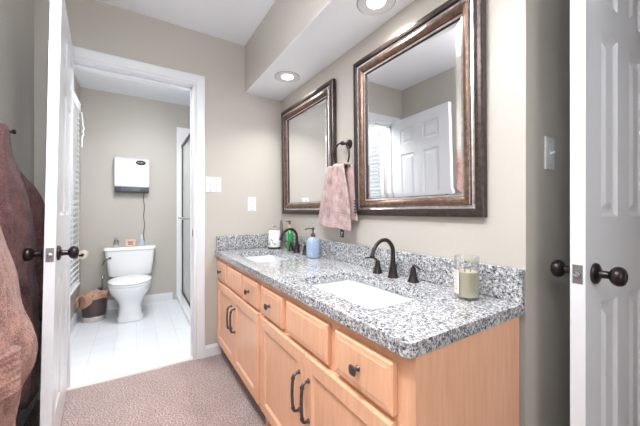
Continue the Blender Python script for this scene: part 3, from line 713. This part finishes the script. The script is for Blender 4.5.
obj('label_print', bm, mat('rose_print', srgb(196,140,128), 0.6, noise_amt=0.05), lb)
# soap dispenser
sp = thing('soap_dispenser', 'pale blue soap bottle with a brushed metal pump between the basins', 'soap dispenser', (-1.180, -0.100, CT+0.0005))
bm = B(); loft(bm, [rrect(-s, s, -s, s, rr_, z, 5) for s, rr_, z in ((0.030,0.012,0),(0.0345,0.014,0.004),(0.036,0.015,0.06),(0.0355,0.015,0.108),(0.030,0.016,0.122),(0.018,0.012,0.130),(0.013,0.010,0.134))])
obj('bottle', bm, mat('pale_blue_soap', srgb(150,168,194), 0.2, noise_amt=0.10, noise_scale=60, coat=0.5), sp, True)
bm = B(); lathe(bm, [(0.0145,0.1345),(0.015,0.138),(0.015,0.152),(0.010,0.156),(0.0055,0.158),(0.0055,0.178),(0.010,0.180),(0.011,0.192),(0.006,0.196)], (0,0,0))
tube(bm, [(0,0,0.187),(-0.022,-0.022,0.188),(-0.036,-0.034,0.183),(-0.038,-0.036,0.176)], 0.0052, 10)
o = obj('pump', bm, mat('brushed_pewter', srgb(120,110,100), 0.3, metal=0.9, noise_amt=0.1), sp, True); o['label'] = 'brushed metal pump'
# ceramic canister
jc = thing('ceramic_canister', 'white patterned ceramic canister in the far corner of the counter', 'canister', (-1.765, -0.115, CT+0.0005)); jc.scale = (1.16, 1.16, 1.28)
bm = B(); lathe(bm, [(0.040,0),(0.043,0.001),(0.043,0.008),(0.042,0.0085)], (0,0,0), n=32); obj('base_ring', bm, M_black, jc, True)
bm = B(); lathe(bm, [(0.042,0.009),(0.044,0.016),(0.043,0.105),(0.038,0.112),(0.034,0.114)], (0,0,0), n=32); cn = obj('body', bm, mat('white_ceramic', srgb(232,232,234), 0.25, noise_amt=0.04, noise_scale=60), jc, True)
bm = B()
random.seed(9)
for k in range(26):
    a = random.uniform(3.4, 6.2); z = random.uniform(0.025, 0.095); s = random.uniform(0.003, 0.006)
    X = Vector((-math.sin(a), math.cos(a), 0)); c0 = Vector((0.0446*math.cos(a), 0.0446*math.sin(a), z))
    bm.faces.new([bm.verts.new(c0+X*s*math.cos(q)+Vector((0,0,1))*s*1.3*math.sin(q)) for q in [2*PI*i/6 for i in range(6)]])
obj('leaf_pattern', bm, mat('grey_green_print', srgb(150,168,160), 0.5, noise_amt=0.2, noise_scale=90), cn)
bm = B(); lathe(bm, [(0.034,0.1145),(0.038,0.118),(0.037,0.124),(0.012,0.130),(0.009,0.134),(0.013,0.142),(0.006,0.147)], (0,0,0), n=28); obj('lid', bm, mat('pewter_lid', srgb(170,160,156), 0.4, metal=0.3, noise_amt=0.1), jc, True)
# green bottle
gb = thing('mouthwash_bottle', 'slender green bottle behind the far faucet spout', 'bottle', (-1.600, -0.060, CT+0.0005)); gb.scale = (1.2, 1.1, 1.15)
bm = B(); loft(bm, [rrect(-a, a, -b_, b_, 0.010, z, 4) for a, b_, z in ((0.022,0.014,0),(0.025,0.016,0.004),(0.025,0.016,0.105),(0.020,0.014,0.125),(0.010,0.010,0.140),(0.010,0.010,0.146))]); obj('bottle', bm, mat('emerald_plastic', srgb(26,150,74), 0.15, noise_amt=0.1, coat=0.5), gb, True)
bm = B(); lathe(bm, [(0.0125,0.1465),(0.0125,0.168),(0.010,0.170)], (0,0,0)); obj('cap', bm, mat('pale_gold_cap', srgb(206,196,168), 0.3, metal=0.4, noise_amt=0.05), gb, True)
bm = B(); lathe(bm, [(0.006,0.1705),(0.006,0.186),(0.010,0.188),(0.010,0.197)], (0,0,0)); tube(bm, [(0,0,0.192),(-0.025,-0.012,0.192)], 0.004, 8); obj('pump_head', bm, mat('brown_pump', srgb(96,78,66), 0.35, noise_amt=0.1), gb, True)
# brush leaning
hb = thing('hair_brush', 'dark grey handled brush standing between the canister and green bottle', 'brush', (-1.685, -0.085, CT+0.0005))
bm = B(); tube(bm, [(0,0,0.002),(0,0.0,0.04),(-0.004,0.0,0.10)], [0.006,0.007,0.006], 10); obj('handle', bm, M_darkgrey, hb, True)
bm = B(); tube(bm, spline([(-0.004,0,0.10),(-0.007,0,0.14),(-0.012,0,0.19),(-0.016,0,0.235)], 5), [0.006,0.009,0.012,0.014,0.0145,0.015,0.015,0.015,0.0145,0.014,0.013,0.012,0.011,0.009,0.007,0.004][:16], 12, flat=0.6); obj('brush_head', bm, mat('taupe_bristles', srgb(100,92,92), 0.7, noise_amt=0.3, noise_scale=220), hb, True)

# ================================================================== MIRRORS
def mirror(x0, x1, z0, z1, label):
    m = thing('wall_mirror', label, 'mirror', ((x0+x1)/2, 0, (z0+z1)/2), 0, 'bronze framed bevelled mirrors above the basins'); m.location.y = -0.0065; m.rotation_euler.x = math.radians(0.8)
    hx, hz = (x1-x0)/2, (z1-z0)/2
    prof = [(0.0,0.001,0),(0.0,0.026,0),(0.004,0.030,0),(0.014,0.033,0),(0.026,0.032,2),(0.029,0.027,2),(0.032,0.024,1),(0.038,0.0215,1),(0.044,0.023,2),(0.047,0.025,1),(0.050,0.030,3),(0.058,0.033,3),(0.068,0.029,3),(0.076,0.022,2),(0.079,0.018,1),(0.087,0.0155,2),(0.090,0.012,2),(0.092,0.006,2)]
    bm = B(); rows = []
    for d, t_, mi in prof:
        rows.append([bm.verts.new((sx*(hx-d), -t_, sz*(hz-d))) for sx, sz in ((-1,-1),(1,-1),(1,1),(-1,1))])
    for i, (a, b_) in enumerate(zip(rows, rows[1:])):
        for k in range(4): bm.faces.new((a[k], a[(k+1)%4], b_[(k+1)%4], b_[k])).material_index = prof[i][2]
    a, b_ = rows[0], rows[-1]
    for k in range(4): bm.faces.new((a[k], a[(k+1)%4], b_[(k+1)%4], b_[k])).material_index = 2
    obj('frame', bm, [M_frame, M_frame_hi, M_frame_dk, M_frame_br], m)
    gx, gz = hx-0.0905, hz-0.0905; bw = 0.020
    bm = B()
    tl = 0.0
    o_ = [bm.verts.new((sx*gx, -0.0085, sz*gz)) for sx, sz in ((-1,-1),(1,-1),(1,1),(-1,1))]
    i_ = [bm.verts.new((sx*(gx-bw), -0.0105, sz*(gz-bw))) for sx, sz in ((-1,-1),(1,-1),(1,1),(-1,1))]
    for k in range(4): bm.faces.new((o_[k], o_[(k+1)%4], i_[(k+1)%4], i_[k]))
    bm.faces.new(i_); bk = [bm.verts.new((sx*gx, -0.004, sz*gz)) for sx, sz in ((-1,-1),(1,-1),(1,1),(-1,1))]
    for k in range(4): bm.faces.new((o_[k], o_[(k+1)%4], bk[(k+1)%4], bk[k]))
    bm.faces.new(bk)
    obj('mirror_glass', bm, M_mirror, m)
mirror(-1.800, -1.047, 1.078, 1.928, 'bronze framed mirror above the far basin, left of the towel ring')
mirror(-0.845, -0.122, 1.078, 1.928, 'bronze framed mirror above the near basin, reflecting the open white door')

# ================================================================== TOWEL RING + TOWEL
RXc, RZc = -0.925, 1.497
rg = thing('towel_ring', 'dark bronze towel ring on the wall between the two mirrors', 'towel ring', (RXc, 0, RZc))
bm = B(); lathe(bm, [(0.027,0.0005),(0.029,0.003),(0.028,0.008),(0.020,0.012),(0.012,0.015),(0.009,0.022),(0.008,0.040),(0.012,0.046),(0.013,0.056),(0.009,0.064),(0.003,0.066)], (0,0,0), (0,-1,0), 28); obj('mount', bm, M_bronze, rg, True)
bm = B(); rr0 = 0.078; tube(bm, [(-0.006+rr0*math.cos(a), -0.060, -0.076+rr0*math.sin(a)) for a in [2*PI*k/48 for k in range(48)]], 0.0052, 10, closed=True); obj('ring', bm, M_bronze, rg, True)
tw = thing('hand_towel', 'dusty pink hand towel folded through the ring beside the far mirror', 'towel', (-0.945, -0.060, 1.360))
def towel_front():
    bm = B(); NS, NT = 54, 48; sheets = []
    for side in (0, 1):
        rows = []
        for i in range(NS+1):
            s = i/NS; r = []
            for j in range(NT+1):
                t_ = j/NT*2-1
                # s=0 bottom front ... s=.8 over the ring ... s=1 back bottom
                r.append(None)
            rows.append(r)
    def surf(s, t_):
        zb = -0.357; 
        z = zb*(1-s)**1.0
        u = 1-(1-s)  # 0 bottom,1 top
        hw = 0.168-0.080*u**1.5
        cx = -0.030*(1-u) - 0.004
        x = cx+t_*hw
        fold = (0.010*math.sin(t_*7.5+0.6)+0.006*math.sin(t_*13+2.0*u))*(0.25+0.9*u)
        y = -0.018-0.014*math.cos(t_*1.5)*(1-0.3*u)-fold
        z += -0.012*t_*(1-u) + 0.004*math.sin(t_*5)*(1-u)
        return Vector((x, y, z))
    g = [[surf(i/NS, j/NT*2-1) for j in range(NT+1)] for i in range(NS+1)]
    # bend over the ring and a short way down behind
    top = g[-1]
    for k in range(1, 9):
        a = PI*k/8; R = 0.012
        g.append([Vector((p.x, p.y+ (p.y*-0.5+R)*(1-math.cos(a))/1.0*0.9, p.z+0.010*math.sin(a)+ (0.004*math.cos(p.x*60)))) for p in top])
    vs = [[bm.verts.new(p) for p in r] for r in g]
    for a, b_ in zip(vs, vs[1:]):
        for k in range(len(a)-1): bm.faces.new((a[k], a[k+1], b_[k+1], b_[k]))
    return bm
o = obj('front_fold', towel_front(), M_towel, tw, 'full'); md = o.modifiers.new('solid', 'SOLIDIFY'); md.thickness = 0.009; md.offset = 0
def towel_back():
    bm = B(); g = []
    NS, NT = 30, 24
    for i in range(NS+1):
        u = i/NS; z = -0.315*(1-u)+0.0
        hw = 0.095-0.012*u; cx = 0.010
        g.append([Vector((cx+0.026*(1-u)+t_*hw, 0.024+0.006*math.sin(t_*8+1), z)) for t_ in [j/NT*2-1 for j in range(NT+1)]])
    vs = [[bm.verts.new(p) for p in r] for r in g]
    for a, b_ in zip(vs, vs[1:]):
        for k in range(len(a)-1): bm.faces.new((a[k], a[k+1], b_[k+1], b_[k]))
    return bm
o = obj('back_fold', towel_back(), M_towel2, tw, 'full'); md = o.modifiers.new('solid', 'SOLIDIFY'); md.thickness = 0.010; md.offset = 0
# woven bands near the hem
bm = B()
for zz in (-0.235, -0.249, -0.263, -0.277):
    u = 1+zz/0.357; hw = 0.168-0.080*u**1.5; cx = -0.030*(1-u)-0.004
    pts = []
    for j in range(31):
        t_ = j/30*2-1; fold = (0.010*math.sin(t_*7.5+0.6)+0.006*math.sin(t_*13+2.0*u))*(0.25+0.9*u)
        pts.append((cx+t_*hw*0.99, -0.018-0.014*math.cos(t_*1.5)*(1-0.3*u)-fold-0.0045, zz-0.012*t_*(1-u)+0.004*math.sin(t_*5)*(1-u)))
    tube(bm, pts, 0.0028, 6)
o = obj('woven_band', bm, M_towel2, tw, True)
bm = B()
for k in range(5): box(bm, 0.118, 0.133, 0.012, 0.0225, -0.270+k*0.016, -0.262+k*0.016)
o = obj('border_stripe', bm, M_darkgrey, tw); o['label'] = 'dark woven stripes on the rear fold'
bm = B(); box(bm, 0.000, 0.034, 0.006, 0.008, -0.412, -0.340, 0.0005)
tg = obj('care_tag', bm, M_black, tw); tg['label'] = 'black care tag with a white mark'
bm = B(); 
for q in (((0.008,-0.380),(0.017,-0.391)), ((0.026,-0.380),(0.017,-0.391)), ((0.017,-0.391),(0.013,-0.403))):
    tube(bm, [(q[0][0],0.0055,q[0][1]),(q[1][0],0.0055,q[1][1])], 0.0016, 6)
obj('tag_mark', bm, M_plate, tg)

# ================================================================== PLATES
def plate(name, label, origin, rz, w_, h_, kind, cat):
    """plate facing local -y"""
    p = thing(name, label, cat, origin, rz)
    obj('cover_plate', box(B(), -w_/2, w_/2, -0.006, 0.0, -h_/2, h_/2, 0.002), M_plate, p)
    if kind == 'toggle2':
        for s in (-0.023, 0.023):
            bm = B(); box(bm, s-0.005, s+0.005, -0.0075, -0.0055, -0.012, 0.012); tube(bm, [(s,-0.006,0.0),(s,-0.018,0.006)], [0.0045,0.0032], 8); obj('toggle', bm, M_plate, p)
    elif kind == 'toggle':
        bm = B(); box(bm, -0.005, 0.005, -0.0075, -0.0055, -0.012, 0.012); tube(bm, [(0,-0.006,0.0),(0,-0.020,0.005)], [0.0048,0.0034], 8); obj('toggle', bm, M_plate, p)
    else:
        obj('outlet_face', box(B(), -0.0165, 0.0165, -0.0085, -0.0055, -0.033, 0.033, 0.001), M_plate, p)
        for z in (-0.02, 0.02):
            for s in (-0.006, 0.006): obj('socket_slot', box(B(), s-0.001, s+0.001, -0.009, -0.0082, z-0.005, z+0.005), M_darkgrey, p)
    for s in ((-0.023,0.023) if kind == 'toggle2' else (0,)):
        for z in (-0.042, 0.042) if kind != 'outlet' else (-0.048, 0.048): obj('screw', lathe(B(), [(0.003,0),(0.003,0.0008)], (s,-0.0058,z), (0,-1,0), 10), M_chrome, p)
plate('light_switch', 'white double light switch plate beside the doorway casing', (-L, -0.567, 1.305), PI/2, 0.116, 0.116, 'toggle2', 'light switch')
plate('wall_outlet', 'white outlet plate on the end wall above the side splash', (-L, -0.265, 1.160), PI/2, 0.070, 0.114, 'outlet', 'outlet')
plate('light_switch', 'single grey-white light switch on the shaded wall left of the right door', (0, 0.172, 1.305), PI/2, 0.072, 0.116, 'toggle', 'light switch')

# ================================================================== DOWNLIGHTS
def downlight(x, y, label, z=SZ, power=3.0):
    d = thing('recessed_downlight', label, 'ceiling light', (x, y, z), 0, 'recessed downlights in the soffit')
    bm = B(); lathe(bm, [(0.086,0.0),(0.084,-0.004),(0.070,-0.006),(0.060,-0.004),(0.050,-0.0018),(0.042,-0.0012)], (0,0,0), n=40, cap=False); obj('trim_ring', bm, M_trim, d, True)
    bm = B(); lathe(bm, [(0.0865,-0.0004),(0.0885,-0.0004),(0.0885,-0.0012),(0.0865,-0.0012),(0.0865,-0.0004)], (0,0,0), n=40, cap=False); obj('gasket', bm, M_darkgrey, d, True)
    bm = B(); lathe(bm, [(0.0415,-0.0014),(0.036,-0.0030),(0.001,-0.004)], (0,0,0), n=40); obj('lens', bm, M_bulb, d, True)
    a = area('downlight_beam', (x, y, z-0.012), (0,0,0), 0.10, 0.10, power, (1.0,0.97,0.93), math.radians(120), 'DISK')
downlight(-1.445, -0.155, 'round white recessed downlight in the soffit above the far mirror')
downlight(-0.550, -0.140, 'round white recessed downlight in the soffit above the near mirror, cut by the top edge')

def fill_bowl_lamp(x, y, down, up, label, drop=0.26):  # added lamps out of view, brighten the rooms and their ceilings
    d = thing('fill_lamp', label, 'ceiling light', (x, y, CE), 0, 'added fill lamps outside the frame')
    bm = B(); lathe(bm, [(0.06,0),(0.062,-0.015),(0.05,-0.022)], (0,0,0), n=32); obj('ceiling_rose', bm, M_bronze2, d, True)
    bm = B(); tube(bm, [(0,0,-0.02),(0,0,-drop)], 0.006, 8); obj('stem', bm, M_bronze2, d, True)
    bm = B(); lathe(bm, [(0.175,-drop+0.03),(0.150,-drop-0.02),(0.10,-drop-0.05),(0.04,-drop-0.062),(0.001,-drop-0.064)], (0,0,0), n=40, cap=False); obj('glass_bowl', bm, M_fill_bowl, d, True)
    area('fill_down', (x, y, CE-drop-0.075), (0,0,0), 0.34, 0.34, down, (0.99,0.99,1.0), PI, 'DISK')
    area('fill_up', (x, y, CE-drop+0.01), (PI,0,0), 0.28, 0.28, up, (0.97,0.98,1.0), PI, 'DISK')
fill_bowl_lamp(-0.25, -1.12, 13, 9, 'added fill lamp with glass bowl over the vanity floor, out of view')
fill_bowl_lamp(0.62, -1.22, 4.5, 4, 'added fill lamp with glass bowl above the camera, out of view')
fill_bowl_lamp(-2.2, -0.95, 11, 6, 'added fill lamp with glass bowl inside the toilet room, out of view', 0.20)

# ================================================================== ROBES
def interp(tab, z):
    tab = sorted(tab)
    if z <= tab[0][0]: return tab[0][1]
    for (a, u), (b_, v) in zip(tab, tab[1:]):
        if z <= b_:
            f = (z-a)/(b_-a); return u+(v-u)*f
    return tab[-1][1]
def robe_body(xc_t, a_t, y_t, z0, z1, seed, folds=7, amp=0.10, hem=0.02, n=96, rows=60):
    bm = B(); rings = []
    for i in range(rows+1):
        z = z0+(z1-z0)*i/rows; xc, a, ym = interp(xc_t, z), interp(a_t, z), interp(y_t, z); b_ = ym-(YW+0.006); r = []
        for k in range(n):
            th = 2*PI*k/n; c, s = math.cos(th), math.sin(th)
            w_ = 1+amp*1.6*noise.noise(Vector((th*folds*0.42+seed*3, z*1.6+0.5*math.sin(th*2), seed)))+amp*0.9*noise.noise(Vector((th*folds*0.9, z*4.5, seed+7)))
            x = xc+a*c*(1+0.3*(w_-1)); y = YW+0.006 + (b_*(max(s,0)**0.75)*w_ if s > 0 else 0.0)+0.002*(1+s)
            zz = z + (hem*math.sin(3*th+seed) if i == 0 else 0)
            nv_ = noise.noise(Vector((x*9, y*9, z*7+seed)))*0.014
            r.append(Vector((x, y+(nv_ if s > 0.05 else 0), zz)))
        rings.append(r)
    loft(bm, rings); return bm
hk = thing('robe_hook', 'dark round robe hook on the left wall near the frame edge', 'hook', (-1.41, YW, 1.455))
bm = B(); lathe(bm, [(0.018,0),(0.018,0.004),(0.008,0.008),(0.006,0.028),(0.011,0.032),(0.011,0.038),(0.005,0.042)], (0,0,0), (0,1,0.1)); obj('peg', bm, M_bronze, hk, True)
r2 = thing('bathrobe', 'dark mauve terry bathrobe hanging behind the open left door', 'bathrobe', (0,0,0), 0, 'bathrobes on the left wall')
obj('robe_body', robe_body([(0.2,-1.40),(1.0,-1.40),(1.47,-1.34)], [(0.2,0.13),(0.9,0.125),(1.2,0.11),(1.40,0.07),(1.47,0.04)], [(0.2,-1.47),(0.7,-1.468),(1.01,-1.482),(1.31,-1.522),(1.44,-1.540),(1.47,-1.55)], 0.25, 1.47, 1.0), M_robe2, r2, 'full')
obj('sleeve', robe_body([(0.6,-1.66),(1.15,-1.62),(1.30,-1.56)], [(0.6,0.07),(1.1,0.065),(1.22,0.05),(1.30,0.02)], [(0.6,-1.455),(0.9,-1.448),(1.1,-1.470),(1.22,-1.51),(1.30,-1.55)], 0.55, 1.30, 2.5, folds=3, n=48, rows=30), M_robe2, r2, 'full')
r1 = thing('bathrobe', 'rose beige terry bathrobe with a ribbed cuff, nearest at the left edge', 'bathrobe', (0,0,0), 0, 'bathrobes on the left wall')
obj('robe_body', robe_body([(0.1,-0.97),(0.9,-0.96),(1.4,-0.88),(1.6,-0.84)], [(0.1,0.17),(0.9,0.17),(1.2,0.14),(1.5,0.07),(1.6,0.03)], [(0.1,-1.45),(0.38,-1.44),(0.48,-1.43),(0.56,-1.395),(0.61,-1.388),(0.70,-1.405),(0.80,-1.422),(0.97,-1.452),(1.07,-1.470),(1.20,-1.495),(1.45,-1.535),(1.6,-1.55)], 0.12, 1.60, 0.3, folds=6, amp=0.07), M_robe1, r1, 'full')
sl_ = obj('sleeve', robe_body([(0.55,-0.845),(1.2,-0.83),(1.5,-0.80)], [(0.55,0.075),(1.1,0.07),(1.4,0.05),(1.5,0.02)], [(0.55,-1.405),(0.9,-1.42),(1.2,-1.45),(1.5,-1.53)], 0.60, 1.50, 4.0, folds=2, amp=0.05, n=64, rows=36), M_robe1, r1, 'full')
bm = B(); rings = []
for i in range(25):
    z = 0.535+0.13*i/24; bu = 0.0025*(0.5+0.5*math.cos(i/24*2*PI*6)); rings.append([Vector((-0.845+(0.085+bu)*math.cos(a), YW+0.008+max(0,(0.180+bu)*math.sin(a)), z)) for a in [2*PI*k/48 for k in range(48)]])
loft(bm, rings); cf = obj('cuff', bm, M_robe1, sl_, 'full')
hk = thing('robe_hook', 'dark hook carrying the nearest rose beige bathrobe', 'hook', (-0.84, YW, 1.60))
bm = B(); lathe(bm, [(0.018,0),(0.018,0.004),(0.008,0.008),(0.006,0.028),(0.011,0.032),(0.011,0.038),(0.005,0.042)], (0,0,0), (0,1,0.1)); obj('peg', bm, M_bronze, hk, True)
